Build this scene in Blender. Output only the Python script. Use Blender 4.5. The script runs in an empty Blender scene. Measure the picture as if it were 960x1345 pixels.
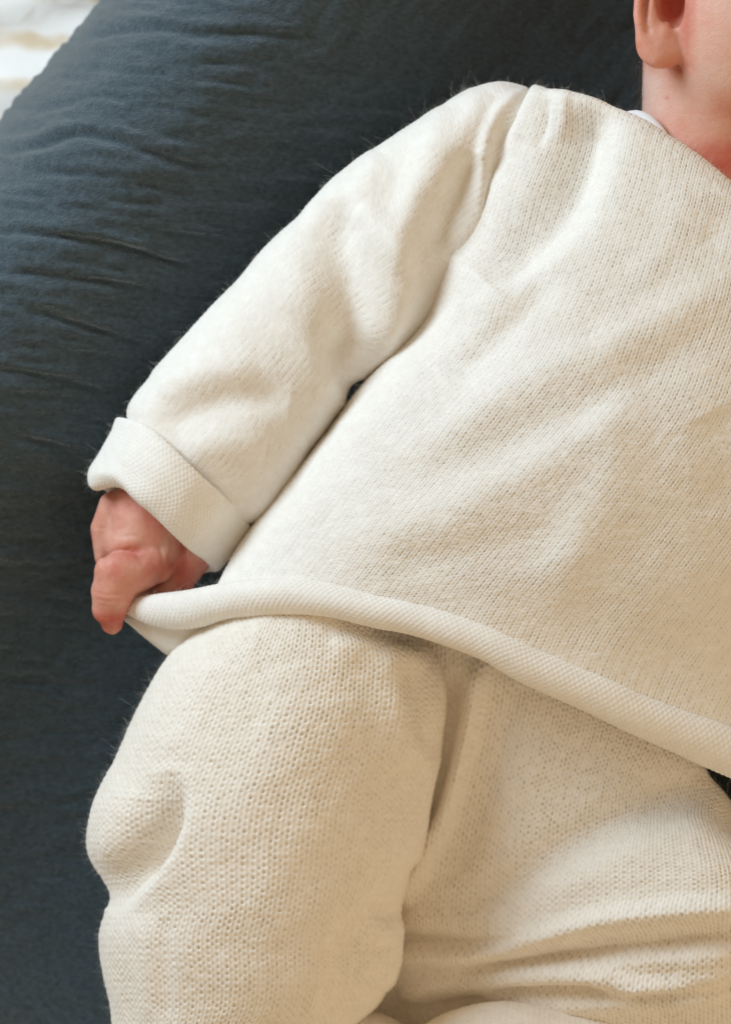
import bpy, math, random
import numpy as np
from mathutils import Vector

rng = np.random.default_rng(7)
random.seed(7)
SC = bpy.context.scene

# ------------------------------------------------------------------ measuring
# Plan units: 1 unit = 0.25 mm.  (x right, y down, z up) -> metres in the world.
U = 1 / 4000.0
CAMH = 2200.0
ZB = 700.0


def W(p):
    """plan units -> world metres (plan positions are measured at sight height)"""
    p = np.asarray(p, dtype=np.float64)
    k = (1.0 - p[..., 2] / CAMH) * U
    return np.stack([(p[..., 0] - 480) * k, (672.5 - p[..., 1]) * k, (p[..., 2] + ZB) * U], -1)


# ------------------------------------------------------------------ camera
cam_d = bpy.data.cameras.new('camera')
cam = bpy.data.objects.new('camera', cam_d)
SC.collection.objects.link(cam)
cam.location = (0, 0, (CAMH + ZB) * U)
cam_d.sensor_fit = 'HORIZONTAL'
cam_d.sensor_width = 36
cam_d.lens = 36 * CAMH / 960
cam_d.clip_start = 0.01
cam_d.clip_end = 20
cam_d.dof.use_dof = True
cam_d.dof.focus_distance = (CAMH + 40) * U
cam_d.dof.aperture_fstop = 11.0
SC.camera = cam

# ------------------------------------------------------------------ light
world = bpy.data.worlds.new('World')
SC.world = world
world.use_nodes = True
bg = world.node_tree.nodes['Background']
bg.inputs['Color'].default_value = (1.0, 0.785, 0.52, 1)
bg.inputs['Strength'].default_value = 0.42


def area(name, loc, target, size, size_y, energy, color):
    d = bpy.data.lights.new(name, 'AREA')
    d.shape = 'RECTANGLE'
    d.size, d.size_y = size, size_y
    d.energy = energy
    d.color = color
    o = bpy.data.objects.new(name, d)
    SC.collection.objects.link(o)
    o.location = loc
    o.rotation_euler = (Vector(target) - Vector(loc)).to_track_quat('-Z', 'Y').to_euler()
    return o


area('window_light', (-0.68, 0.62, 0.52), (-0.02, 0.02, 0.12), 0.45, 0.45, 9.6, (0.66, 0.84, 1.0))
area('room_light', (1.25, -0.80, 0.95), (0, 0, 0.1), 1.3, 1.3, 6.0, (1.0, 0.77, 0.50))

SC.view_settings.view_transform = 'Standard'
SC.view_settings.look = 'None'
SC.view_settings.exposure = 0.10
SC.view_settings.gamma = 1.0
SC.render.engine = 'CYCLES'
SC.cycles.use_denoising = True
SC.cycles.max_bounces = 8
SC.cycles.diffuse_bounces = 6


# ------------------------------------------------------------------ helpers
def new_mesh(name, V, Q, mat, uv=None, attrs=None, world_space=False, smooth=True):
    """V in plan units (n,3), Q faces (m,3|4)"""
    V = V if world_space else W(V)
    me = bpy.data.meshes.new(name)
    n, m, k = len(V), len(Q), Q.shape[1]
    me.vertices.add(n)
    me.vertices.foreach_set('co', V.astype(np.float32).ravel())
    me.loops.add(m * k)
    me.loops.foreach_set('vertex_index', Q.astype(np.int32).ravel())
    me.polygons.add(m)
    me.polygons.foreach_set('loop_start', np.arange(0, m * k, k, dtype=np.int32))
    me.polygons.foreach_set('loop_total', np.full(m, k, dtype=np.int32))
    me.update(calc_edges=True)
    me.polygons.foreach_set('use_smooth', np.full(m, smooth))
    if uv is not None:
        l = me.uv_layers.new(name='UVMap')
        l.data.foreach_set('uv', uv[Q.ravel()].astype(np.float32).ravel())
    for an, av in (attrs or {}).items():
        a = me.attributes.new(an, 'FLOAT', 'POINT')
        a.data.foreach_set('value', av.astype(np.float32))
    if mat:
        me.materials.append(mat)
    return me


def link(name, me, parent=None, **props):
    o = bpy.data.objects.new(name, me)
    SC.collection.objects.link(o)
    if parent is not None:
        o.parent = parent
    for k, v in props.items():
        o[k] = v
    return o


def grid_faces(nu, nv):
    i = np.arange(nu * nv).reshape(nu, nv)
    return np.stack([i[:-1, :-1], i[1:, :-1], i[1:, 1:], i[:-1, 1:]], -1).reshape(-1, 4)


def cr_weights(n, t):
    """Catmull-Rom weights for n control points sampled at t (0..n-1)"""
    t = np.clip(np.asarray(t, float), 0, n - 1 - 1e-9)
    k = np.floor(t).astype(int)
    f = t - k
    Wm = np.zeros((len(t), n))
    w = [-.5 * f + f * f - .5 * f ** 3, 1 - 2.5 * f * f + 1.5 * f ** 3,
         .5 * f + 2 * f * f - 1.5 * f ** 3, -.5 * f * f + .5 * f ** 3]
    r = np.arange(len(t))
    for j in range(4):
        idx = k + j - 1
        lo, hi = idx < 0, idx > n - 1
        ok = ~(lo | hi)
        np.add.at(Wm, (r[ok], idx[ok]), w[j][ok])
        if lo.any():   # linear extrapolation 2*p0-p1
            np.add.at(Wm, (r[lo], np.zeros(lo.sum(), int)), 2 * w[j][lo])
            np.add.at(Wm, (r[lo], np.ones(lo.sum(), int)), -w[j][lo])
        if hi.any():
            np.add.at(Wm, (r[hi], np.full(hi.sum(), n - 1)), 2 * w[j][hi])
            np.add.at(Wm, (r[hi], np.full(hi.sum(), n - 2)), -w[j][hi])
    return Wm


def spline(pts, n):
    pts = np.asarray(pts, float)
    return cr_weights(len(pts), np.linspace(0, len(pts) - 1, n)) @ pts


_h = rng.random(65536)


def vnoise(x, y, seed=0):
    """smooth value noise, -1..1"""
    xi, yi = np.floor(x).astype(np.int64), np.floor(y).astype(np.int64)
    fx, fy = x - xi, y - yi
    fx, fy = fx * fx * fx * (fx * (fx * 6 - 15) + 10), fy * fy * fy * (fy * (fy * 6 - 15) + 10)

    def h(a, b):
        return _h[(a * 7919 + b * 104729 + seed * 31337 + ((a * b) & 1023) * 613) & 65535]
    return 2 * ((h(xi, yi) * (1 - fx) + h(xi + 1, yi) * fx) * (1 - fy)
                + (h(xi, yi + 1) * (1 - fx) + h(xi + 1, yi + 1) * fx) * fy) - 1


def fbm(x, y, seed=0, oct=3):
    s, a = 0, 1.0
    for o in range(oct):
        s = s + a * vnoise(x * 2 ** o + 17.3 * o, y * 2 ** o - 9.1 * o, seed + o)
        a *= .5
    return s


def strokes_disp(X, Y, strokes):
    """sum of ridge / groove strokes. stroke = (pts, amp, w_left, w_right[, taper])
    left / right of the direction of travel as seen in plan (y down)"""
    D = np.zeros_like(X)
    for st in strokes:
        pts, amp, wl, wr = st[:4]
        tp = st[4] if len(st) > 4 else .22
        P = spline(pts, 6 * (len(pts) - 1) + 1)
        L = np.concatenate([[0], np.cumsum(np.hypot(*np.diff(P, axis=0).T))])
        m = 3.2 * max(wl, wr)
        sel = (X > P[:, 0].min() - m) & (X < P[:, 0].max() + m) & (Y > P[:, 1].min() - m) & (Y < P[:, 1].max() + m)
        if not sel.any():
            continue
        x, y = X[sel], Y[sel]
        best = np.full(x.shape, 1e18)
        sd = np.zeros_like(x)
        al = np.zeros_like(x)
        for k in range(len(P) - 1):
            ax, ay = P[k]
            dx, dy = P[k + 1] - P[k]
            ll = dx * dx + dy * dy
            t = np.clip(((x - ax) * dx + (y - ay) * dy) / ll, 0, 1)
            ex, ey = x - ax - t * dx, y - ay - t * dy
            d2 = ex * ex + ey * ey
            b = d2 < best
            best[b] = d2[b]
            cr = dx * ey - dy * ex
            sd[b] = np.sign(cr[b]) * np.sqrt(d2[b])
            al[b] = (L[k] + t * (L[k + 1] - L[k]))[b]
        w = np.where(sd < 0, wl, wr)
        prof = np.exp(-(sd / w) ** 2)
        t0, t1 = tp if isinstance(tp, tuple) else (tp, tp)
        e = np.clip(al / (t0 * L[-1] + 1e-6), 0, 1) * np.clip((L[-1] - al) / (t1 * L[-1] + 1e-6), 0, 1)
        e = np.sin(e * np.pi / 2)
        D[sel] += amp * prof * e
    return D


def normals(P):
    """unit normals of an (nu,nv,3) grid, plan space (y down), pointing up (+z) for u-left->right, v"""
    du = np.gradient(P, axis=0)
    dv = np.gradient(P, axis=1)
    n = np.cross(du, dv)
    n /= np.linalg.norm(n, axis=-1, keepdims=True) + 1e-9
    return n


def knit_height(u, v, pit=.6, seed=0, hexp=.35, rib=.55):
    """stockinette: u wale coordinate, v course coordinate -> about 0..1 (below 0 in the pinholes)"""
    uu = u + .07 * vnoise(u * .21, v * .35, seed + 5)
    vv = v + .16 * vnoise(u * .5 + 40, v * .17, seed + 6)
    fu = uu - np.floor(uu) - .5
    a = np.abs(fu)
    q = vv - .85 * a
    q = q - np.floor(q)
    r = (1 - rib) + rib * np.clip(1 - ((a - .25) / .285) ** 2, 0, 1) ** .5
    s = .5 + .5 * np.clip(1 - ((q - .5) / .58) ** 2, 0, 1) ** .5
    h = r * s
    for off, a0, k in ((.12, 0., 1.), (.62, .5, hexp)):
        fv = vv - off
        fv = fv - np.floor(fv) - .5
        pw = .75 + .6 * vnoise(u * 1.7 + 11 * off, v * 1.7, seed + 9)
        h = h - pit * k * pw * np.exp(-(((a - a0) / .13) ** 2 + (fv / .25) ** 2))
    h = h * (1 + .16 * vnoise(u * .9, v * .6, seed + 7)) + .12 * vnoise(u * 1.3, v * 2.1, seed + 8)
    return h


def purl_height(u, v, pit=.5, seed=0):
    """reverse side: staggered bumps in rows; u along the row, v across the rows"""
    vv = v + .14 * vnoise(u * .3, v * .2, seed + 6)
    row = np.floor(vv)
    fv = vv - row - .5
    uu = u + .5 * (row % 2) + .1 * vnoise(u * .4, v * .4, seed + 5)
    fu = uu - np.floor(uu) - .5
    arch = fv - .22 * np.cos(2 * np.pi * fu)
    h = .25 + .75 * np.clip(1 - (arch / .62) ** 2, 0, 1) ** .5
    h = h * (.72 + .28 * np.cos(2 * np.pi * fu))
    return h - .2 * pit * np.exp(-(((np.abs(fu) - .5) / .2) ** 2)) + .12 * vnoise(u * 1.5, v * 1.9, seed + 8)


def nonuniform(total, fine0, fine1, step, coarse):
    """sample positions 0..total, fine between fine0..fine1"""
    a = [] if fine0 <= 0 else list(np.linspace(0, fine0, max(2, int(fine0 / coarse) + 1))[:-1])
    b = list(np.linspace(fine0, fine1, int((fine1 - fine0) / step) + 1))
    c = [] if fine1 >= total else list(np.linspace(fine1, total, max(2, int((total - fine1) / coarse) + 1))[1:])
    return np.array(a + b + c)


FUZZ = {'sweater': [], 'trousers': []}


def panel(name, net, mat, parent, wale=9.6, course=6.6, amp=1.3, pit=.6, swap=False, strokes=(), wrinkle=1.5,
          usub=5, vsub=4, frame_margin=30, fuzz=None, fuzz_density=1.0, seed=0, hexp=.35, rib=.55, purl=False, extra=None,
          undulate=1.0, keep=None, flip=False, link_it=True, **props):
    """Knitted sheet over a control net (nu, nv, 3).  Axis 0 runs across the wales, axis 1 along them."""
    net = np.asarray(net, float)
    nu, nv = net.shape[:2]
    # coarse evaluation to measure arc length
    cu, cv = np.linspace(0, nu - 1, 160), np.linspace(0, nv - 1, 160)
    C = np.einsum('ai,ijk,bj->abk', cr_weights(nu, cu), net, cr_weights(nv, cv))
    su = np.linalg.norm(np.diff(C, axis=0), axis=-1)
    inn = lambda A: ((A[..., 0] > -frame_margin) & (A[..., 0] < 960 + frame_margin)
                     & (A[..., 1] > -frame_margin) & (A[..., 1] < 1345 + frame_margin))
    IN = inn(C)
    lu = np.concatenate([[0], np.cumsum(np.percentile(su, 65, axis=1))])
    sv = np.linalg.norm(np.diff(C, axis=1), axis=-1)
    lv = np.concatenate([[0], np.cumsum(np.percentile(sv, 65, axis=0))])
    ku = np.where(IN.any(1))[0]
    kv = np.where(IN.any(0))[0]
    pu = nonuniform(lu[-1], lu[ku[0]], lu[ku[-1]], wale / usub, 14)
    pv = nonuniform(lv[-1], lv[kv[0]], lv[kv[-1]], course / vsub, 14)
    tu, tv = np.interp(pu, lu, cu), np.interp(pv, lv, cv)
    P = np.einsum('ai,ijk,bj->abk', cr_weights(nu, tu), net, cr_weights(nv, tv))
    N = normals(P)
    if flip:
        N = -N
    d = strokes_disp(P[..., 0], P[..., 1], strokes)
    uu, vv = np.meshgrid(pu, pv, indexing='ij')
    d = d + wrinkle * fbm(uu / 75 + seed * 3.7, vv / 110, seed + 21, 2) * undulate
    if extra is not None:
        d = d + extra(P, uu, vv)
    P = P + N * d[..., None]
    N = normals(P)
    if flip:
        N = -N
    ka, kb = (vv, uu) if swap else (uu, vv)
    if purl:
        h = purl_height(ka / wale, kb / course, pit, seed)
    else:
        h = knit_height(ka / wale, kb / course, pit, seed, hexp, rib)
    # fine sampling only in view: leave coarse rows smooth
    fin = inn(P)
    h = np.where(fin, h, .4)
    B = P
    P = P + N * (amp * (h - .5))[..., None]
    F = grid_faces(len(pu), len(pv))
    if flip:
        F = F[:, ::-1]
    if keep is not None:
        k = keep(B).ravel()
        F = F[k[F].all(1)]
    uv = np.stack([uu.ravel() / 10, vv.ravel() / 10], -1)
    me = new_mesh(name, P.reshape(-1, 3), F, mat, uv=uv)
    o = link(name, me, parent, **props)
    if fuzz:
        idx = np.where(fin.ravel() & (N[..., 2].ravel() > -.35))[0]
        a = (wale / usub) * (course / vsub)
        cnt = int(len(idx) * a * .075 * fuzz_density)
        pick = rng.choice(idx, cnt)
        pick = pick[rng.random(len(pick)) < .62 + .5 * vnoise(uu.ravel()[pick] / 22, vv.ravel()[pick] / 22, seed + 50)]
        FUZZ[fuzz].append((P.reshape(-1, 3)[pick], N.reshape(-1, 3)[pick]))
    return o


def tube_net(stations, th0=-55, th1=235, nth=15, p=.85):
    """stations: (L(x,y), R(x,y), zmid, h) -> net (nth, n, 3), theta from the left edge over the top to the right"""
    th = np.radians(np.linspace(th0, th1, nth))
    out = np.zeros((nth, len(stations), 3))
    for j, (L, R, zm, h) in enumerate(stations):
        L, R = np.array(L, float), np.array(R, float)
        c, hf = (L + R) / 2, (R - L) / 2
        s = np.sign(np.sin(th)) * np.abs(np.sin(th)) ** p
        out[:, j, :2] = c - np.cos(th)[:, None] * 1.0 * hf * -1 * -1
        out[:, j, 2] = zm + h * s
    return out


def sweep_net(path, rad, nth=13, th0=-60, th1=240, flat=1.0, npath=None):
    path = np.asarray(path, float)
    rad = np.asarray(rad, float)
    if npath:
        rad = spline(rad[:, None], npath)[:, 0]
        path = spline(path, npath)
    T = np.gradient(path, axis=0)
    T /= np.linalg.norm(T, axis=1, keepdims=True)
    up = np.array([0, 0, 1.0])
    S = np.cross(up, T)          # side
    S /= np.linalg.norm(S, axis=1, keepdims=True)
    Nn = np.cross(T, S)
    th = np.radians(np.linspace(th0, th1, nth))
    return (path[None] + rad[None, :, None] * (np.cos(th)[:, None, None] * S[None]
            + flat * np.sin(th)[:, None, None] * Nn[None]))


# ------------------------------------------------------------------ materials
def mat_base(name):
    m = bpy.data.materials.new(name)
    m.use_nodes = True
    nt = m.node_tree
    return m, nt, nt.nodes['Principled BSDF']


def nd(nt, typ, **kw):
    n = nt.nodes.new(typ)
    for k, v in kw.items():
        if k in n.inputs:
            n.inputs[k].default_value = v
        else:
            setattr(n, k, v)
    return n


def ramp(nt, stops):
    r = nt.nodes.new('ShaderNodeValToRGB')
    e = r.color_ramp.elements
    e[0].position, e[0].color = stops[0][0], (*stops[0][1], 1)
    e[1].position, e[1].color = stops[1][0], (*stops[1][1], 1)
    for p, c in stops[2:]:
        x = e.new(p)
        x.color = (*c, 1)
    return r


def knit_mat(name, c1, c2, sheen=.35):
    m, nt, b = mat_base(name)
    L = nt.links.new
    tc = nd(nt, 'ShaderNodeTexCoord')
    n1 = nd(nt, 'ShaderNodeTexNoise', Scale=260.0, Detail=3.0)
    L(tc.outputs['Object'], n1.inputs['Vector'])
    r = ramp(nt, [(.3, c1), (.7, c2)])
    L(n1.outputs['Fac'], r.inputs['Fac'])
    L(r.outputs['Color'], b.inputs['Base Color'])
    b.inputs['Roughness'].default_value = .92
    b.inputs['Specular IOR Level'].default_value = .15
    b.inputs['Sheen Weight'].default_value = sheen
    b.inputs['Sheen Roughness'].default_value = .6
    b.inputs['Sheen Tint'].default_value = (1, .97, .92, 1)
    n2 = nd(nt, 'ShaderNodeTexNoise', Scale=2600.0, Detail=3.0, Roughness=.7)
    L(tc.outputs['Object'], n2.inputs['Vector'])
    bp = nd(nt, 'ShaderNodeBump', Strength=.55, Distance=.00018)
    L(n2.outputs['Fac'], bp.inputs['Height'])
    L(bp.outputs['Normal'], b.inputs['Normal'])
    return m


M_SWEATER = knit_mat('cream_fine_knit', (.84, .79, .72), (.89, .845, .78))
M_TROUSER = knit_mat('cream_open_knit', (.84, .765, .665), (.89, .82, .73))

m, nt, b = mat_base('wool_fibre')
b.inputs['Base Color'].default_value = (.88, .83, .75, 1)
b.inputs['Roughness'].default_value = .8
b.inputs['Specular IOR Level'].default_value = .2
M_FIBRE = m

m, nt, b = mat_base('white_jersey')
b.inputs['Base Color'].default_value = (.84, .86, .88, 1)
b.inputs['Roughness'].default_value = .9
M_JERSEY = m

# muslin
m, nt, b = mat_base('slate_muslin')
L = nt.links.new
tc = nd(nt, 'ShaderNodeTexCoord')
mp = nd(nt, 'ShaderNodeMapping')
mp.inputs['Scale'].default_value = (1, 1.8, 1)
mp.inputs['Rotation'].default_value = (0, 0, .12)
L(tc.outputs['Object'], mp.inputs['Vector'])
n1 = nd(nt, 'ShaderNodeTexNoise', Scale=420.0, Detail=4.0, Roughness=.65)
L(mp.outputs['Vector'], n1.inputs['Vector'])
r = ramp(nt, [(.3, (.046, .064, .076)), (.72, (.088, .121, .143))])
L(n1.outputs['Fac'], r.inputs['Fac'])
L(r.outputs['Color'], b.inputs['Base Color'])
b.inputs['Roughness'].default_value = .95
b.inputs['Specular IOR Level'].default_value = .1
b.inputs['Sheen Weight'].default_value = 1.0
b.inputs['Sheen Roughness'].default_value = .35
b.inputs['Sheen Tint'].default_value = (.75, .88, 1, 1)
n2 = nd(nt, 'ShaderNodeTexNoise', Scale=900.0, Detail=3.0, Roughness=.6)
L(mp.outputs['Vector'], n2.inputs['Vector'])
bp = nd(nt, 'ShaderNodeBump', Strength=.9, Distance=.0009)
L(n2.outputs['Fac'], bp.inputs['Height'])
L(bp.outputs['Normal'], b.inputs['Normal'])
M_MUSLIN = m

# sheet: white cotton with soft tan printed bands
m, nt, b = mat_base('striped_cotton')
L = nt.links.new
tc = nd(nt, 'ShaderNodeTexCoord')
sp = nd(nt, 'ShaderNodeSeparateXYZ')
L(tc.outputs['Object'], sp.inputs['Vector'])
ns = nd(nt, 'ShaderNodeTexNoise', Scale=45.0, Detail=2.0)
L(tc.outputs['Object'], ns.inputs['Vector'])
wob = nd(nt, 'ShaderNodeMath', operation='MULTIPLY_ADD')
wob.inputs[1].default_value = .011
L(ns.outputs['Fac'], wob.inputs[0])
L(sp.outputs['Y'], wob.inputs[2])
per = nd(nt, 'ShaderNodeMath', operation='MULTIPLY')
per.inputs[1].default_value = 2 * math.pi / .0205
L(wob.outputs[0], per.inputs[0])
sn = nd(nt, 'ShaderNodeMath', operation='SINE')
L(per.outputs[0], sn.inputs[0])
n3 = nd(nt, 'ShaderNodeTexNoise', Scale=75.0, Detail=1.0)
L(tc.outputs['Object'], n3.inputs['Vector'])
mu = nd(nt, 'ShaderNodeMath', operation='MULTIPLY')
L(sn.outputs[0], mu.inputs[0])
L(n3.outputs['Fac'], mu.inputs[1])
r = ramp(nt, [(.05, (.93, .91, .87)), (.6, (.74, .60, .42))])
L(mu.outputs[0], r.inputs['Fac'])
L(r.outputs['Color'], b.inputs['Base Color'])
b.inputs['Roughness'].default_value = .9
M_SHEET = m

# skin
m, nt, b = mat_base('baby_skin')
L = nt.links.new
tc = nd(nt, 'ShaderNodeTexCoord')
at = nd(nt, 'ShaderNodeAttribute', attribute_name='flush_shade')
n1 = nd(nt, 'ShaderNodeTexNoise', Scale=110.0, Detail=4.0, Roughness=.6)
L(tc.outputs['Object'], n1.inputs['Vector'])
ad = nd(nt, 'ShaderNodeMath', operation='MULTIPLY_ADD')
ad.inputs[1].default_value = .5
L(n1.outputs['Fac'], ad.inputs[0])
L(at.outputs['Fac'], ad.inputs[2])
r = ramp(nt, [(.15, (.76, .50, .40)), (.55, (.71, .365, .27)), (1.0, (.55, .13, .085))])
L(ad.outputs[0], r.inputs['Fac'])
L(r.outputs['Color'], b.inputs['Base Color'])
b.inputs['Roughness'].default_value = .5
b.inputs['Specular IOR Level'].default_value = .35
b.inputs['Subsurface Weight'].default_value = .35
b.inputs['Subsurface Radius'].default_value = (1, .32, .16)
b.inputs['Subsurface Scale'].default_value = .004
vo = nd(nt, 'ShaderNodeTexVoronoi', Scale=1500.0)
L(tc.outputs['Object'], vo.inputs['Vector'])
n2 = nd(nt, 'ShaderNodeTexNoise', Scale=500.0, Detail=4.0)
L(tc.outputs['Object'], n2.inputs['Vector'])
bp = nd(nt, 'ShaderNodeBump', Strength=.25, Distance=.00025)
L(vo.outputs['Distance'], bp.inputs['Height'])
bp2 = nd(nt, 'ShaderNodeBump', Strength=.35, Distance=.0006)
L(n2.outputs['Fac'], bp2.inputs['Height'])
L(bp.outputs['Normal'], bp2.inputs['Normal'])
L(bp2.outputs['Normal'], b.inputs['Normal'])
M_SKIN = m

m, nt, b = mat_base('dark_down_hair')
b.inputs['Base Color'].default_value = (.045, .028, .02, 1)
b.inputs['Roughness'].default_value = .5
M_HAIR = m

# ------------------------------------------------------------------ the bed sheet
n = 180
gx, gy = np.meshgrid(np.linspace(-1900, 2300, n), np.linspace(-1700, 2600, n), indexing='ij')
fold = 10 * fbm(gx / 160, gy / 60, 3, 3) + strokes_disp(gx, gy, [([(-200, 130), (20, 118), (150, 100)], 22, 18, 10),
                                                              ([(-200, 60), (0, 12), (160, -30)], 26, 22, 12)])
V = np.stack([gx, gy, np.full_like(gx, -700) + fold], -1).reshape(-1, 3)
link('bed_sheet', new_mesh('bed_sheet', V, grid_faces(n, n)[:, ::-1], M_SHEET), kind='structure')

# ------------------------------------------------------------------ the pillow
AX, NX = np.array([-.645, .764]), np.array([.764, .645])
S0 = np.array([0., 160.])
prof = np.array([(120, -694), (40, -670), (4, -590), (-3, -490), (2, -400), (24, -318), (70, -244), (120, -212), (170, -206), (225, -222), (290, -256),
                 (370, -308), (460, -372), (560, -428), (670, -455), (800, -460), (960, -452), (1160, -432), (1400, -400),
                 (1600, -420), (1750, -540), (1790, -690)], float)
pc = spline(prof, 600)
pl = np.concatenate([[0], np.cumsum(np.hypot(*np.diff(pc, axis=0).T))])
dpos = nonuniform(pl[-1], 140, 1250, 3.5, 25)
apos = nonuniform(3200, 800, 2450, 3.5, 30) - 1150
dd, zz = np.interp(dpos, pl, pc[:, 0]), np.interp(dpos, pl, pc[:, 1])
bend = 38 * np.cos(apos / 420.)          # the roll is not dead straight
PX = S0[0] + apos[None] * AX[0] + (dd[:, None] + 0 * bend[None]) * NX[0]
PY = S0[1] + apos[None] * AX[1] + (dd[:, None]) * NX[1]
PZ = np.repeat(zz[:, None], len(apos), 1)
P = np.stack([PX, PY, PZ], -1)
N = normals(P)
if N[..., 2].mean() < 0:
    N = -N
X, Y = PX, PY
cre = []


def crease(pts, a=8, w=6):
    a *= .72
    cre.append((pts, -a, w, w * .8, .3))
    cre.append(([(x, y - 2.1 * w) for x, y in pts], a * .75, w * 2.4, w * 1.0, .3))
    cre.append(([(x, y + 2.4 * w) for x, y in pts], a * .5, w * 1.1, w * 2.2, .3))


crease([(95, 62), (140, 45), (200, 38), (262, 46), (340, 44), (440, 52), (520, 66)], 9, 6)
crease([(0, 204), (50, 193), (100, 178), (150, 184), (205, 203), (285, 226)], 11, 6)
crease([(-20, 304), (70, 310), (150, 322), (205, 340), (300, 368)], 10, 5)
crease([(-20, 356), (60, 362), (130, 371), (230, 384)], 7, 5)
crease([(30, 402), (90, 422), (150, 442), (215, 462)], 10, 6)
crease([(10, 226), (80, 228), (160, 236), (260, 262)], 5, 5)
crease([(40, 150), (120, 128), (190, 132)], 4, 5)
crease([(200, 90), (290, 84), (380, 96)], 4, 6)
crease([(90, 300), (190, 300), (290, 318)], 4, 5)
crease([(-20, 480), (60, 496), (150, 520)], 6, 6)
crease([(-20, 560), (50, 580), (110, 604)], 5, 6)
crease([(-30, 700), (40, 716), (110, 720)], 4, 7)
crease([(-30, 880), (60, 900), (150, 905)], 4, 8)
crease([(-30, 1060), (50, 1080), (110, 1084)], 4, 8)
crease([(420, 100), (520, 92), (600, 104)], 3, 7)
D = strokes_disp(X, Y, cre)
tilt = Y - .12 * X
D += 2.2 * fbm(X / 105, tilt / 24, 31, 2) + 2.6 * vnoise(X / 46, tilt / 9, 36) + 1.9 * vnoise(X / 22, tilt / 6, 37)
D += .7 * vnoise(X / 7.5, Y / 7, 38)
P = P + N * D[..., None]
F = grid_faces(len(dpos), len(apos))
me = new_mesh('pillow', P.reshape(-1, 3), F, M_MUSLIN)
pillow = link('pillow', me, None, label='dark slate blue crinkled muslin pillow under the baby', category='pillow')

# ------------------------------------------------------------------ the baby: implicit skin
def sdf_grid(lo, hi, vox):
    ax = [np.arange(lo[i], hi[i] + vox, vox) for i in range(3)]
    return np.stack(np.meshgrid(*ax, indexing='ij'), -1).astype(np.float32)


def sd_cone(G, a, b_, ra, rb):
    a, b_ = np.array(a, np.float32), np.array(b_, np.float32)
    d = b_ - a
    t = np.clip(((G - a) @ d) / (d @ d), 0, 1)
    e = G - a - t[..., None] * d
    return np.sqrt((e * e).sum(-1)) - (ra + (rb - ra) * t)


def sd_ell(G, c, r, rot=0.0):
    p = G - np.array(c, np.float32)
    if rot:
        cs, s = math.cos(rot), math.sin(rot)
        p = np.stack([cs * p[..., 0] + s * p[..., 1], -s * p[..., 0] + cs * p[..., 1], p[..., 2]], -1)
    r = np.array(r, np.float32)
    k0 = np.sqrt(((p / r) ** 2).sum(-1))
    k1 = np.sqrt(((p / (r * r)) ** 2).sum(-1)) + 1e-6
    return k0 * (k0 - 1) / k1


def chain(G, pts, k=0):
    s = None
    for (p, ra), (q, rb) in zip(pts[:-1], pts[1:]):
        d = sd_cone(G, p, q, ra, rb)
        s = d if s is None else np.minimum(s, d)
    return s


def smin(a, b_, k):
    h = np.clip(.5 + .5 * (b_ - a) / k, 0, 1)
    return b_ * (1 - h) + a * h - k * h * (1 - h)


def smax(a, b_, k):
    return -smin(-a, -b_, k)


def to_mesh(S, lo, vox):
    """naive surface nets"""
    S = S.astype(np.float32)
    neg = S < 0
    c = np.zeros(np.array(S.shape) - 1, np.int32)
    for i in (0, 1):
        for j in (0, 1):
            for k in (0, 1):
                c += neg[i:S.shape[0] - 1 + i, j:S.shape[1] - 1 + j, k:S.shape[2] - 1 + k]
    act = (c > 0) & (c < 8)
    idx = np.full(act.shape, -1, np.int64)
    cells = np.argwhere(act)
    idx[act] = np.arange(len(cells))
    acc = np.zeros((len(cells), 3))
    cnt = np.zeros(len(cells))
    corners = [(i, j, k) for i in (0, 1) for j in (0, 1) for k in (0, 1)]
    for a in corners:
        for axis in range(3):
            if a[axis] == 1:
                continue
            b2 = list(a)
            b2[axis] = 1
            va = S[tuple((cells + a).T)]
            vb = S[tuple((cells + b2).T)]
            x = (va < 0) != (vb < 0)
            t = np.where(x, va / (va - vb + 1e-12), 0)
            p = np.array(a, float)[None].repeat(len(cells), 0)
            p[:, axis] = t
            acc[x] += p[x]
            cnt[x] += 1
    V = (cells + acc / cnt[:, None]) * vox + np.array(lo)
    quads = []
    for axis in range(3):
        o1, o2 = [(1, 2), (2, 0), (0, 1)][axis]
        sl = [slice(1, -1)] * 3
        A = neg.copy()
        nx = [slice(None)] * 3
        nx[axis] = slice(0, -1)
        ny = [slice(None)] * 3
        ny[axis] = slice(1, None)
        ch = neg[tuple(nx)] != neg[tuple(ny)]
        e = np.argwhere(ch)
        e = e[(e[:, o1] > 0) & (e[:, o2] > 0) & (e[:, o1] < S.shape[o1] - 1) & (e[:, o2] < S.shape[o2] - 1)]
        inside = neg[tuple(e.T)]

        def cell(d1, d2):
            q = e.copy()
            q[:, o1] -= d1
            q[:, o2] -= d2
            return idx[tuple(q.T)]
        q = np.stack([cell(1, 1), cell(0, 1), cell(0, 0), cell(1, 0)], -1)
        q[~inside] = q[~inside][:, ::-1]
        quads.append(q)
    Q = np.concatenate(quads)
    return V, Q[(Q >= 0).all(1)]


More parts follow.
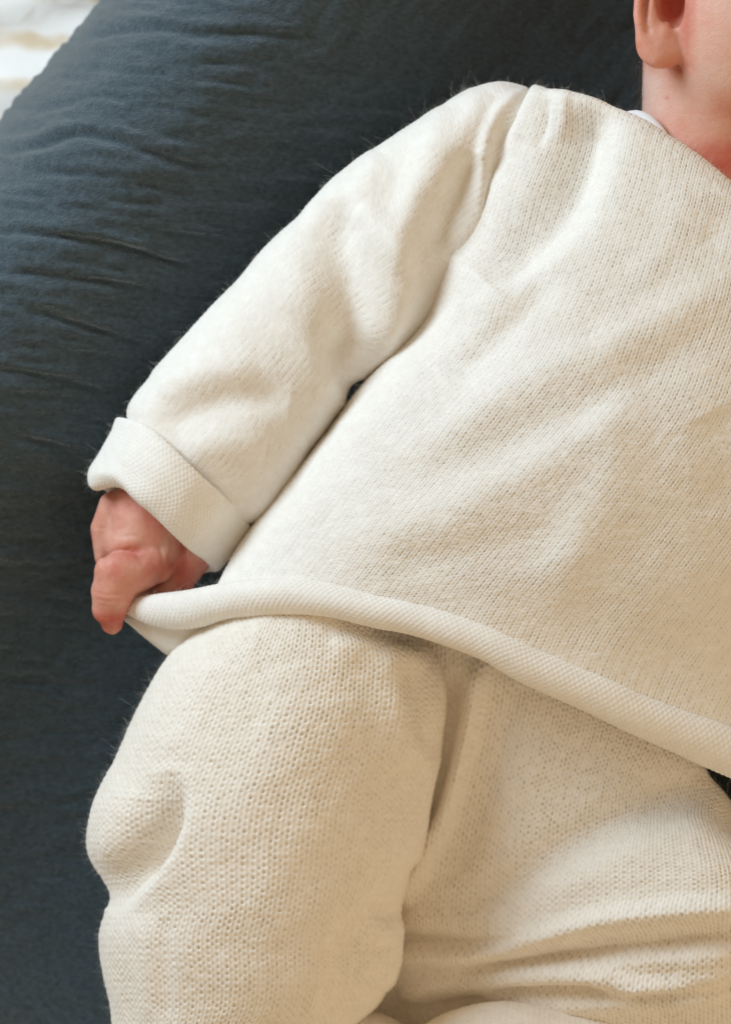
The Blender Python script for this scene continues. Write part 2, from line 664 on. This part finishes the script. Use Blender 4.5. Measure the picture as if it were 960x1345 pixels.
# --- right hand, wrist, forearm (back of the hand up, gripping the hem)
lo, hi, vx = (92, 560, -345), (345, 850, -150), 1.75
G = sdf_grid(lo, hi, vx)
hand = chain(G, [((300, 560, -232), 44), ((232, 632, -236), 44), ((198, 676, -236), 46)])
hand = smin(hand, chain(G, [((196, 672, -232), 46), ((172, 716, -226), 37)]), 22)         # back of the hand
hand = smin(hand, chain(G, [((205, 682, -236), 46), ((206, 722, -232), 36)]), 18)
index = chain(G, [((200, 738, -216), 31), ((157, 757, -201), 31), ((148, 778, -202), 28.5), ((144, 799, -209), 23.5), ((147, 819, -219), 14.5)])
hand = smin(hand, index, 5)
hand = smin(hand, sd_ell(G, (153, 748, -192), (26, 20, 18)), 14)                            # bent knuckle
middle = chain(G, [((152, 668, -250), 24), ((136, 694, -256), 17), ((141, 730, -262), 17), ((168, 770, -275), 15)])
hand = smin(hand, middle, 9)
ring = chain(G, [((160, 690, -285), 18), ((152, 735, -292), 15), ((180, 775, -296), 14)])
hand = smin(hand, ring, 5)
little = chain(G, [((180, 700, -300), 17), ((182, 745, -305), 13), ((205, 775, -305), 12)])
hand = smin(hand, little, 5)
thumb = chain(G, [((238, 690, -244), 33), ((256, 726, -240), 27), ((236, 758, -242), 22), ((206, 786, -250), 17)])
hand = smin(hand, thumb, 4)
hand = smin(hand, sd_ell(G, (219, 722, -222), (25, 24, 22)), 6)                            # pad at the thumb crease
hand = smin(hand, sd_ell(G, (172, 714, -196), (12, 9, 8)), 10)                             # knuckle
gx2, gy2 = G[:, :, 0, 0], G[:, :, 0, 1]
skin_lines = [   # creases, in plan: (points, depth, width)
    ([(246, 708), (230, 732), (213, 754), (198, 770)], 9, 5), ([(213, 750), (213, 732), (208, 714)], 2.4, 2.6),
    ([(212, 752), (198, 739), (183, 730)], 2.6, 2.8), ([(132, 748), (139, 732), (156, 724), (176, 727), (192, 741)], 4.2, 3.6),
    ([(120, 777), (145, 782), (170, 778)], 1.7, 2.0), ([(120, 785), (144, 790), (168, 786)], 1.5, 1.9), ([(126, 808), (145, 812), (162, 807)], 1.3, 1.9),
    ([(138, 660), (147, 690), (141, 718), (136, 740)], 3.6, 3.6), ([(168, 655), (164, 700)], 1.4, 5), ([(194, 665), (194, 704)], 1.4, 6),
    ([(160, 706), (172, 703), (186, 707)], 1.2, 1.9), ([(162, 722), (176, 720), (190, 724)], 1.2, 1.8), ([(222, 700), (226, 716), (224, 730)], 1.5, 2.4),
    ([(118, 690), (130, 694), (142, 692)], 1.2, 1.9), ([(236, 742), (246, 750), (252, 762)], 1.2, 2.2), ([(150, 640), (180, 648), (215, 676)], 1.2, 3)]
ln = np.zeros_like(gx2)
for pts_, dp_, w_ in skin_lines:
    ln += -strokes_disp(gx2, gy2, [(pts_, -.66 * dp_, 1.1 * w_, 1.15 * w_, .3)])
ln += .25 * vnoise(gx2 / 5., gy2 / 6., 61) + .3 * vnoise(gx2 / 11., gy2 / 9., 62)
hand = hand + ln[:, :, None] * np.clip((G[..., 2] + 262) / 22, 0, 1)
HV, HQ = to_mesh(hand, lo, vx)

# --- head, ear, neck
def head_sdf(G):
    head = sd_ell(G, (1068, -110, -150), (222, 250, 190))
    neck = chain(G, [((968, 60, -165), 124), ((943, 330, -192), 104)])
    h = smin(head, neck, 60)
    cheek = sd_ell(G, (1004, 20, -66), (112, 128, 96))
    h = smin(h, cheek, 70)
    chin = sd_ell(G, (1140, 110, -60), (90, 70, 70))
    return smin(h, chin, 50)


elo, ehi, evx = (812, -120, -290), (1090, 330, 44), 2.3
G = sdf_grid(elo, ehi, evx)
hd = head_sdf(G)
ez = -36.0
G_all = G
ex1 = int((946 - elo[0]) / evx)
ey1 = int((140 - elo[1]) / evx)
ez0 = int((-120 - elo[2]) / evx)
G = G[:ex1, :ey1, ez0:]
plate = sd_ell(G, (876, -2, ez - 6), (43, 88, 19), .04)
lobe = sd_ell(G, (867, 60, ez - 2), (31, 27, 15))
ear = smin(plate, lobe, 14)
helix = chain(G, [((915, -80, ez + 6), 9), ((880, -100, ez + 8), 9), ((850, -70, ez + 9), 9), ((843, -25, ez + 9), 9),
                  ((840, 18, ez + 8), 8.5), ((845, 50, ez + 4), 9), ((864, 74, ez + 1), 12), ((888, 66, ez - 3), 11)])
ear = smin(ear, helix, 7)
ear = smax(ear, -chain(G, [((854, -60, ez + 12), 8), ((852, -20, ez + 12), 8), ((849, 14, ez + 12), 7), ((852, 38, ez + 14), 6)]), 4)   # scapha
anti = chain(G, [((878, -70, ez + 5), 8), ((866, -30, ez + 8), 7.5), ((858, 4, ez + 8), 6.5), ((855, 30, ez + 6), 6.5), ((862, 46, ez + 4), 7)])
ear = smin(ear, anti, 6)
ear = smax(ear, -sd_ell(G, (882, -1, ez + 8), (22, 39, 27), -.1), 5)                    # concha
ear = smax(ear, -chain(G, [((888, -14, ez - 14), 13), ((888, 10, ez - 14), 11)]), 6)
ear = smax(ear, -chain(G, [((890, 22, ez + 6), 9), ((897, 33, ez + 6), 6)]), 6)            # notch
ear = smin(ear, chain(G, [((868, 58, ez + 3), 10), ((873, 41, ez + 7), 7.5), ((875, 33, ez + 4), 5.5)]), 6)   # antitragus
ear = smin(ear, sd_ell(G, (913, 8, ez - 6), (11, 18, 11)), 8)                            # tragus
hd0 = smax(hd[:ex1, :ey1, ez0:], -sd_ell(G, (884, -2, ez + 2), (21, 38, 26), -.1), 7)
hd[:ex1, :ey1, ez0:] = smin(hd0, ear, 5)
sub = hd[:ex1, :ey1, ez0:]
sub = smax(sub, -chain(G, [((872, 96, ez - 14), 5), ((892, 90, ez - 16), 6)]), 7)                       # shade fold under the lobe
hd[:ex1, :ey1, ez0:] = sub
EV, EQ = to_mesh(hd, elo, evx)
# the rest of the head, out of view
lo, vx = (1040, -360, -420), 9.0
G = sdf_grid(lo, (1340, 420, 110), vx)
KV, KQ = to_mesh(head_sdf(G), lo, vx)

# --- trunk and limbs under the clothes
lo, vx = (120, 150, -430), 16.0
G = sdf_grid(lo, (1330, 1460, 0), vx)
tr = chain(G, [((965, 380, -235), 80), ((880, 480, -220), 150), ((780, 700, -240), 150), ((720, 850, -310), 100)])
tr = smin(tr, chain(G, [((760, 260, -200), 60), ((600, 300, -205), 46), ((420, 440, -215), 42), ((300, 565, -232), 40)]), 30)
tr = smin(tr, chain(G, [((660, 900, -320), 80), ((370, 1000, -235), 100), ((320, 1400, -260), 90)]), 30)
tr = smin(tr, chain(G, [((760, 960, -350), 60), ((980, 1200, -250), 80), ((1200, 1250, -260), 80)]), 30)
TV, TQ = to_mesh(tr, lo, vx)


def flush_shade(V, kind):
    x, y, z = V.T
    f = .12 + .1 * vnoise(x / 40, y / 40, 3)
    if kind == 'hand':
        f = .44 + .20 * vnoise(x / 22, y / 22, 4) + .25 * np.clip((y - 795) / 30, 0, 1) + .18 * np.exp(-((x - 220) ** 2 + (y - 745) ** 2) / 500)
    elif kind == 'head':
        f = .09 + .20 * vnoise(x / 34, y / 34, 5) + .50 * np.clip((y - 120 + .6 * (x - 900)) / 130, 0, 1)  # darker red towards lower right: shade under the chin put into the skin colour
        f = f + np.clip((918 - x) / 16, 0, 1) * np.clip((105 - y) / 20, 0, 1) * (.44 + .75 * np.exp(-((x - 882) ** 2 / 220 + (y - 4) ** 2 / 600)) * np.clip((-36 - z) / 14, .25, 1))  # ear redness, plus shade of the concha painted in, stronger with depth
        f = f + .4 * np.exp(-((x - 876) ** 2 + (y - 128) ** 2) / 9)
    return f


# ------------------------------------------------------------------ garments: shape
# sleeve
sleeve_net = tube_net([
    ((730, 150), (790, 240), -235, 50), ((672, 109), (735, 240), -200, 76), ((622, 114), (690, 280), -195, 84), ((570, 144), (628, 345), -195, 92), ((508, 184), (580, 412), -195, 94),
    ((440, 232), (530, 462), -195, 94), ((376, 296), (474, 508), -200, 92), ((316, 362), (442, 545), -203, 92), ((258, 427), (412, 588), -206, 90),
    ((208, 484), (384, 634), -210, 88), ((171, 530), (349, 674), -214, 82), ((170, 562), (312, 692), -220, 68), ((172, 590), (295, 705), -225, 58)])
sleeve_st = [
    ([(705, 112), (668, 134), (645, 166), (634, 205), (630, 250), (628, 290)], 8, 9, 9, .3),
    ([(690, 150), (660, 185), (652, 230), (640, 290)], -7, 10, 10, .3),
    ([(428, 262), (446, 330), (462, 410), (460, 500)], -30, 34, 36),
    ([(470, 270), (520, 330), (520, 400), (490, 470)], 17, 24, 34),
    ([(590, 140), (560, 220), (530, 300), (528, 360)], 12, 22, 20),
    ([(625, 200), (600, 270), (575, 340)], -20, 22, 24),
    ([(640, 120), (600, 190), (565, 260)], 7, 16, 18),
    ([(372, 400), (424, 452), (455, 500), (462, 530)], -17, 24, 14, (.7, .2)),
    ([(330, 330), (390, 380), (420, 450), (425, 520)], 9, 30, 26, .5),
    ([(205, 565), (260, 540), (320, 525), (380, 530)], -12, 26, 24),
    ([(200, 510), (270, 490), (340, 475)], 7, 24, 24),
    ([(240, 600), (300, 580), (350, 590)], 6, 18, 24),
    ([(500, 200), (480, 250), (470, 300)], 6, 20, 20),
]

# torso
A = [(690, 113), (668, 190), (618, 290), (578, 366), (548, 425), (470, 513), (380, 628), (318, 712)]
Bq = [(1400, 400), (1430, 470), (1440, 590), (1420, 690), (1400, 760), (1370, 860), (1320, 970), (1270, 1060)]
zA = [-150, -150, -165, -180, -190, -205, -215, -205]
zC = [-40, -5, 22, 30, 34, 34, 22, 0]
bow = [-12, -14, -14, -14, -18, -28, -44, -58]
fr = np.array([0, .025, .08, .17, .29, .43, .6, .8, 1.0])
g = np.where(fr < .4, np.sqrt(np.clip(1 - ((fr - .4) / .4) ** 2, 0, 1)) ** .9, 1 - 1.15 * ((fr - .4) / .6) ** 2)
torso = np.zeros((len(fr) + 2, len(A) + 2, 3))
for j in range(len(A)):
    a, c = np.array(A[j], float), np.array(Bq[j], float)
    for i, f in enumerate(fr):
        torso[i + 2, j + 1, :2] = a + (c - a) * f + np.array([.2, 1.0]) * bow[j] * math.sin(math.pi * f) ** .8
        torso[i + 2, j + 1, 2] = zA[j] + (zC[j] - zA[j]) * g[i]
HEM = np.array([(168, 796, -222), (202, 801, -192), (250, 800, -150), (300, 789, -108), (360, 783, -74), (430, 787, -50), (500, 803, -34),
                (570, 820, -25), (640, 845, -18), (700, 877, -18), (780, 912, -26), (860, 948, -42), (960, 988, -66), (1060, 1035, -105),
                (1180, 1100, -180), (1280, 1160, -260)], float)
hp = spline(HEM, 400)
last = np.stack([np.interp(np.linspace(0, 1, 50), np.linspace(0, 1, len(hp)), hp[:, k]) for k in range(3)], -1)
for i, f in enumerate(fr):
    x = 274 + (1225 - 274) * f
    torso[i + 2, -1] = (x, np.interp(x, hp[:, 0], hp[:, 1]) - 4, np.interp(x, hp[:, 0], hp[:, 2]) + 6)
nk = np.array([(698, 114), (745, 119), (800, 136), (850, 160), (900, 194), (955, 236), (1030, 288), (1200, 366), (1400, 430)], float)
for i, f in enumerate(fr):
    x = 700 + 700 * f
    torso[i + 2, 1, :2] = (x, np.interp(x, nk[:, 0], nk[:, 1]))
# row behind the shoulder
torso[2:, 0] = torso[2:, 1] + np.array([14, 34, -75])
# tuck columns under the flank
torso[1] = torso[2] + np.array([16, 10, -70])
torso[0] = torso[2] + np.array([60, 30, -150])
torso_st = [
    ([(706, 108), (692, 150), (668, 205)], 7, 7, 7, .3),
    ([(722, 112), (712, 150), (698, 195)], -6, 7, 7, .3),
    ([(744, 116), (736, 148), (724, 182)], 5, 8, 8, .3),
    # shoulder hollow and its two ridges
    ([(776, 130), (768, 200), (735, 275), (672, 335), (640, 372)], -46, 30, 52, .2),
    ([(690, 118), (670, 190), (630, 270), (595, 340), (560, 410)], 10, 18, 18, .3),
    ([(800, 150), (782, 215), (745, 290), (700, 345), (610, 420)], 6, 26, 16, .15),
    # ripples on the chest
    ([(730, 345), (690, 400), (640, 450), (585, 500)], -10, 24, 22),
    ([(700, 380), (640, 430), (590, 470)], 4, 16, 16),
    ([(985, 355), (890, 408), (790, 458), (690, 505), (590, 566), (500, 612)], 8, 38, 28, .25),
    ([(960, 420), (860, 480), (740, 545), (620, 600), (500, 650)], -6, 30, 36, .25),
    ([(850, 520), (760, 580), (660, 640), (540, 690), (430, 715)], 5.5, 38, 30, .25),
    ([(760, 680), (640, 720), (500, 745)], -5, 30, 26),
    ([(560, 480), (520, 530), (450, 590)], 5, 24, 24),
    ([(930, 540), (960, 600), (950, 680)], -7, 40, 40),
    ([(770, 540), (810, 600), (760, 720), (690, 800)], 6, 40, 30),
    ([(900, 240), (880, 310), (830, 380)], 3, 22, 22),
    ([(960, 260), (930, 330)], -3, 20, 20),
]

cuff_rows = [  # from the inside of the sleeve round to the inner face
    [(196, 600, -300), (182, 588, -255), (180, 580, -205), (196, 590, -160), (240, 622, -140), (280, 655, -150), (304, 690, -200), (300, 705, -255), (270, 690, -310)],
    [(190, 575, -310), (162, 552, -262), (158, 549, -205), (190, 560, -148), (238, 598, -118), (285, 642, -132), (324, 688, -200), (318, 700, -262), (280, 690, -322)],
    [(180, 590, -320), (150, 568, -264), (147, 570, -203), (180, 584, -140), (226, 622, -108), (274, 664, -124), (316, 702, -200), (308, 715, -266), (270, 710, -326)],
    [(165, 615, -318), (132, 594, -264), (130, 600, -202), (165, 612, -142), (212, 650, -112), (258, 690, -128), (303, 722, -202), (296, 730, -266), (255, 735, -322)],
    [(150, 640, -310), (119, 612, -262), (117, 622, -204), (152, 628, -150), (194, 664, -122), (240, 706, -138), (290, 738, -206), (282, 745, -264), (240, 755, -314)],
    [(146, 650, -296), (117, 626, -258), (119, 640, -210), (158, 640, -166), (188, 668, -138), (238, 716, -152), (282, 746, -212), (274, 750, -258), (236, 760, -300)],
    [(152, 648, -284), (126, 634, -252), (132, 642, -220), (162, 638, -182), (192, 664, -152), (240, 708, -166), (274, 740, -218), (266, 744, -252), (236, 750, -286)],
    [(170, 630, -280), (150, 614, -250), (156, 616, -222), (178, 622, -186), (208, 648, -168), (248, 686, -176), (268, 716, -222), (262, 722, -252), (240, 725, -280)],
]
cuff_net = np.array(cuff_rows, float).transpose(1, 0, 2)

# trouser leg
leg_net = tube_net([
    ((330, 760), (480, 770), -220, 120), ((292, 796), (520, 800), -220, 150), ((258, 830), (552, 832), -220, 168), ((222, 868), (577, 868), -222, 182), ((182, 930), (588, 925), -222, 194),
    ((150, 1000), (580, 990), -222, 204), ((127, 1055), (567, 1050), -222, 210), ((118, 1105), (559, 1105), -222, 212), ((127, 1152), (546, 1155), -222, 210),
    ((140, 1190), (527, 1197), -222, 207), ((133, 1232), (517, 1238), -224, 203), ((138, 1280), (514, 1276), -226, 199), ((146, 1325), (499, 1318), -228, 190),
    ((152, 1380), (455, 1362), -232, 178), ((160, 1450), (430, 1430), -240, 160)], nth=19)
leg_st = [
    # deep pocket fold at the back of the knee
    ([(222, 1012), (229, 1054), (216, 1096), (188, 1142), (142, 1198)], -62, 13, 38, (.7, .5)),
    ([(176, 1030), (148, 1068), (138, 1110), (146, 1150)], 8, 24, 24, .35),
    # folds at the groin side
    ([(528, 868), (545, 905), (552, 950), (572, 1000)], -12, 13, 18, .5),
    ([(490, 880), (540, 866), (575, 890), (590, 960)], 5, 18, 20, .45),
    ([(500, 850), (524, 930), (536, 1010)], 10, 26, 24),
    ([(430, 846), (500, 852), (560, 872)], 7, 14, 20, .3),
    ([(555, 1130), (530, 1165), (505, 1190), (480, 1195)], -10, 18, 18),
    ([(500, 1205), (505, 1250), (490, 1300)], 12, 26, 20),
    ([(470, 1195), (450, 1250), (446, 1310), (440, 1345)], -12, 26, 20),
    ([(350, 880), (380, 990), (380, 1100), (350, 1250)], 7, 70, 70),
    ([(270, 860), (240, 930), (235, 1000)], 6, 40, 40),
    ([(182, 1200), (190, 1270), (195, 1345)], 6, 24, 12),
    ([(215, 1200), (216, 1270), (220, 1345)], -4, 12, 20),
]

pel = [
    [(500, 770, -170), (600, 785, -130), (700, 835, -120), (790, 890, -135), (862, 940, -170), (880, 1010, -240), (865, 1080, -320)],
    [(505, 850, -190), (615, 865, -140), (708, 900, -125), (800, 945, -126), (894, 973, -136), (939, 1026, -168), (970, 1081, -225)],
    [(510, 960, -230), (600, 970, -178), (690, 990, -152), (780, 1016, -142), (862, 1046, -134), (940, 1080, -128), (1050, 1126, -190)],
    [(500, 1080, -260), (575, 1080, -208), (665, 1090, -176), (762, 1097, -144), (860, 1107, -104), (960, 1120, -84), (1110, 1150, -150)],
    [(480, 1180, -280), (560, 1176, -232), (650, 1172, -186), (750, 1166, -134), (860, 1160, -84), (970, 1160, -62), (1130, 1180, -130)],
    [(470, 1250, -290), (560, 1250, -235), (650, 1245, -190), (750, 1236, -138), (860, 1226, -88), (970, 1216, -66), (1140, 1222, -134)],
    [(460, 1310, -330), (560, 1306, -262), (650, 1300, -214), (750, 1296, -164), (860, 1286, -118), (970, 1276, -96), (1150, 1280, -160)],
    [(450, 1390, -400), (560, 1380, -340), (650, 1370, -280), (750, 1365, -220), (860, 1360, -180), (970, 1355, -165), (1160, 1360, -220)],
    [(450, 1480, -430), (560, 1480, -420), (650, 1480, -400), (750, 1470, -380), (860, 1460, -350), (970, 1455, -340), (1160, 1460, -360)],
]
pel_net = np.array(pel, float).transpose(1, 0, 2)
pel_st = [
    ([(740, 1240), (850, 1229), (980, 1216)], -8, 8, 8),
    ([(810, 1292), (900, 1285), (990, 1276)], 9, 10, 10),
    ([(820, 1308), (900, 1301), (990, 1294)], -9, 8, 8),
    ([(560, 1270), (640, 1262), (720, 1250)], 5, 8, 8),
    ([(634, 862), (622, 940), (602, 1020), (570, 1110), (528, 1190)], 19, 11, 16, .1),
    ([(596, 880), (590, 950), (578, 1020), (560, 1090)], -14, 16, 14, .2),
    ([(672, 900), (655, 990), (620, 1090), (575, 1170)], -7, 18, 34, .2),
    ([(940, 1020), (850, 1058), (770, 1098), (690, 1150), (610, 1200)], -17, 30, 26, .2),
    ([(960, 1085), (860, 1105), (780, 1140), (700, 1190)], 7, 30, 34, .25),
    ([(690, 1232), (640, 1240), (570, 1236), (500, 1228)], -17, 11, 9, .3),
    ([(500, 1258), (600, 1254), (690, 1238), (790, 1212), (900, 1198), (1010, 1192)], 18, 16, 13, .12),
    ([(570, 1288), (680, 1268), (790, 1252), (900, 1240), (1000, 1226)], -25, 12, 14, .2),
    ([(520, 1305), (600, 1290), (700, 1280), (790, 1282), (860, 1296), (960, 1300)], 17, 12, 15, .15),
    ([(640, 1306), (700, 1302), (770, 1300), (800, 1312)], -18, 8, 10, .25),
    ([(680, 1326), (760, 1322), (850, 1318), (960, 1310)], 8, 10, 12),
    ([(800, 1250), (880, 1262), (970, 1262)], 6, 20, 16),
    ([(500, 1320), (560, 1330), (640, 1316)], -16, 10, 10),
    ([(520, 1205), (600, 1210), (680, 1204)], 4, 16, 16),
]

# ------------------------------------------------------------------ build: person
person = link('person', bpy.data.meshes.new('person_base'), None, label='baby in cream knitted sweater and trousers lying on the dark pillow', category='person')

sweater = panel('sweater', torso, M_SWEATER, person, strokes=torso_st, wrinkle=1.6, amp=2.5, pit=.9, wale=9, course=6.6, rib=.65, usub=6, vsub=5, fuzz='sweater', seed=1)
panel('sleeve', sleeve_net, M_SWEATER, sweater, strokes=sleeve_st, wrinkle=2.4, amp=2.1, pit=.65, wale=9, course=6.4, usub=5, vsub=4, fuzz='sweater', fuzz_density=.9, seed=2)
panel('cuff', cuff_net, M_SWEATER, sweater, wrinkle=3.0, amp=1.1, pit=.7, wale=7.2, course=5.2, purl=True, fuzz='sweater', seed=3, label='turned back cuff of the sleeve')

hem_r = np.array([10, 20, 25, 24, 24, 23.5, 23, 23, 24, 25, 26, 28, 31, 32, 32, 30], float)
hem_net = sweep_net(HEM, hem_r, nth=15, th0=-110, th1=250, npath=40)
panel('rolled_hem', hem_net, M_SWEATER, sweater, wrinkle=2.2, amp=1.2, pit=.7, wale=7.6, course=5.6, usub=4, vsub=5, swap=True, purl=True, fuzz='sweater', seed=4, flip=False,
      label='rolled lower edge of the sweater')
# the corner of the hem drawn out by the hand
flap = np.array([
    [(168, 806, -240), (190, 806, -232), (225, 808, -190), (262, 815, -150)],
    [(160, 808, -232), (192, 822, -226), (232, 830, -196), (270, 830, -170)],
    [(164, 816, -228), (196, 838, -226), (232, 856, -214), (270, 850, -200)],
    [(172, 820, -240), (200, 846, -246), (228, 866, -250), (266, 870, -250)],
    [(190, 815, -262), (215, 840, -270), (240, 858, -275), (270, 866, -275)]], float)
panel('hem_corner', flap, M_SWEATER, sweater, wrinkle=.6, amp=1.0, pit=.5, wale=8, course=6.5, swap=True, fuzz='sweater', seed=5,
      label='inside face of the hem pulled out by the hand')

trousers = panel('trousers', pel_net, M_TROUSER, person, strokes=pel_st, wrinkle=1.6, amp=3.2, pit=1.15, wale=12, course=8.6, hexp=1, rib=.45, usub=7, vsub=5, fuzz='trousers', seed=7)
panel('trouser_leg', leg_net, M_TROUSER, trousers, strokes=leg_st, wrinkle=3.0, amp=3.0, pit=1.1, wale=12.6, course=9.0, hexp=1, rib=.45, usub=7, vsub=5, fuzz='trousers', seed=8)
low = sweep_net([(548, 1420, -235), (590, 1398, -215), (660, 1384, -200), (740, 1394, -205), (830, 1412, -220), (940, 1440, -240)],
                [40, 62, 68, 66, 70, 72], nth=13, npath=14)
panel('trouser_fold', low, M_TROUSER, trousers, wrinkle=1.5, amp=2.6, pit=.9, wale=13, course=9.2, hexp=1, rib=.35, swap=True, fuzz='trousers', seed=9)
low2 = sweep_net([(430, 1420, -250), (470, 1390, -262), (500, 1388, -270), (540, 1420, -300)], [60, 58, 50, 40], nth=13, npath=10)
panel('trouser_fold', low2, M_TROUSER, trousers, wrinkle=1.0, amp=2.6, pit=.9, wale=13, course=9.2, hexp=1, rib=.35, swap=True, fuzz='trousers', seed=10)

# the skin itself
parts = [(HV, HQ, 'hand'), (KV, KQ, 'head'), (EV, EQ, 'head'), (TV, TQ, '')]
allQ, off = [], 0
for v_, q_, _ in parts:
    allQ.append(q_ + off)
    off += len(v_)
person.data = new_mesh('person', np.concatenate([p_[0] for p_ in parts]), np.concatenate(allQ)[:, ::-1], M_SKIN,
                       attrs={'flush_shade': np.concatenate([flush_shade(p_[0], p_[2]) for p_ in parts])})

# undershirt collar
col = sweep_net([(790, 168, -120), (815, 156, -112), (838, 152, -104), (858, 164, -92), (880, 190, -80), (905, 215, -75), (960, 250, -78)],
                [6, 7, 8, 8, 7, 6, 6], nth=11, th0=-90, th1=260, npath=20)
cs = spline(col[0], 2)
Vc = np.einsum('ai,ijk->ajk', cr_weights(11, np.linspace(0, 10, 30)), col)
link('undershirt', new_mesh('undershirt', Vc.reshape(-1, 3), grid_faces(30, 20), M_JERSEY), person, label='white undershirt collar at the neck')

# ------------------------------------------------------------------ fibres
def fibres(name, pts, nrm, length, width, mat, parent, lay=1.2, z_gain=1.0, curl=1.0):
    n = len(pts)
    d = rng.normal(size=(n, 3)) * lay * .6 + nrm * rng.uniform(.15, 1.0, (n, 1)) * z_gain
    d /= np.linalg.norm(d, axis=1, keepdims=True)
    c = rng.normal(size=(n, 3)) * curl
    Ln = length * rng.lognormal(0, .45, (n, 1))
    ts = [0, .5, 1]
    Ps = [pts - nrm * .6 + d * Ln * t + c * Ln * t * t for t in ts]
    sd = np.cross(d, rng.normal(size=(n, 3)))
    sd /= np.linalg.norm(sd, axis=1, keepdims=True)
    V = np.zeros((n, 6, 3))
    for k in range(3):
        w = width * (1 - .55 * ts[k])
        V[:, 2 * k] = Ps[k] - sd * w
        V[:, 2 * k + 1] = Ps[k] + sd * w
    b0 = (np.arange(n) * 6)[:, None, None]
    q = np.array([[0, 1, 3, 2], [2, 3, 5, 4]])[None] + b0
    me = new_mesh(name, V.reshape(-1, 3), q.reshape(-1, 4), mat)
    return link(name, me, parent, kind='stuff')


for key, par in (('sweater', sweater), ('trousers', trousers)):
    p_ = np.concatenate([a for a, _ in FUZZ[key]])
    n_ = np.concatenate([a for _, a in FUZZ[key]])
    fibres('wool_fuzz', p_, n_, 3.3, .07, M_FIBRE, par)
    k = rng.choice(len(p_), len(p_) // 400)
    fibres('loose_hairs', p_[k], n_[k], 8, .06, M_FIBRE, par)

# down at the nape behind the ear
idx = np.where((EV[:, 0] < 846) & (EV[:, 1] > 20) & (EV[:, 1] < 150) & (EV[:, 2] > -260) & (EV[:, 2] < -100))[0]
if len(idx):
    pk = EV[rng.choice(idx, 700)] + rng.normal(size=(700, 3)) * 3
    fibres('hair', pk, np.tile(np.array([[-.1, .9, .05]]), (700, 1)), 14, .15, M_HAIR, person, lay=.4, curl=.3)
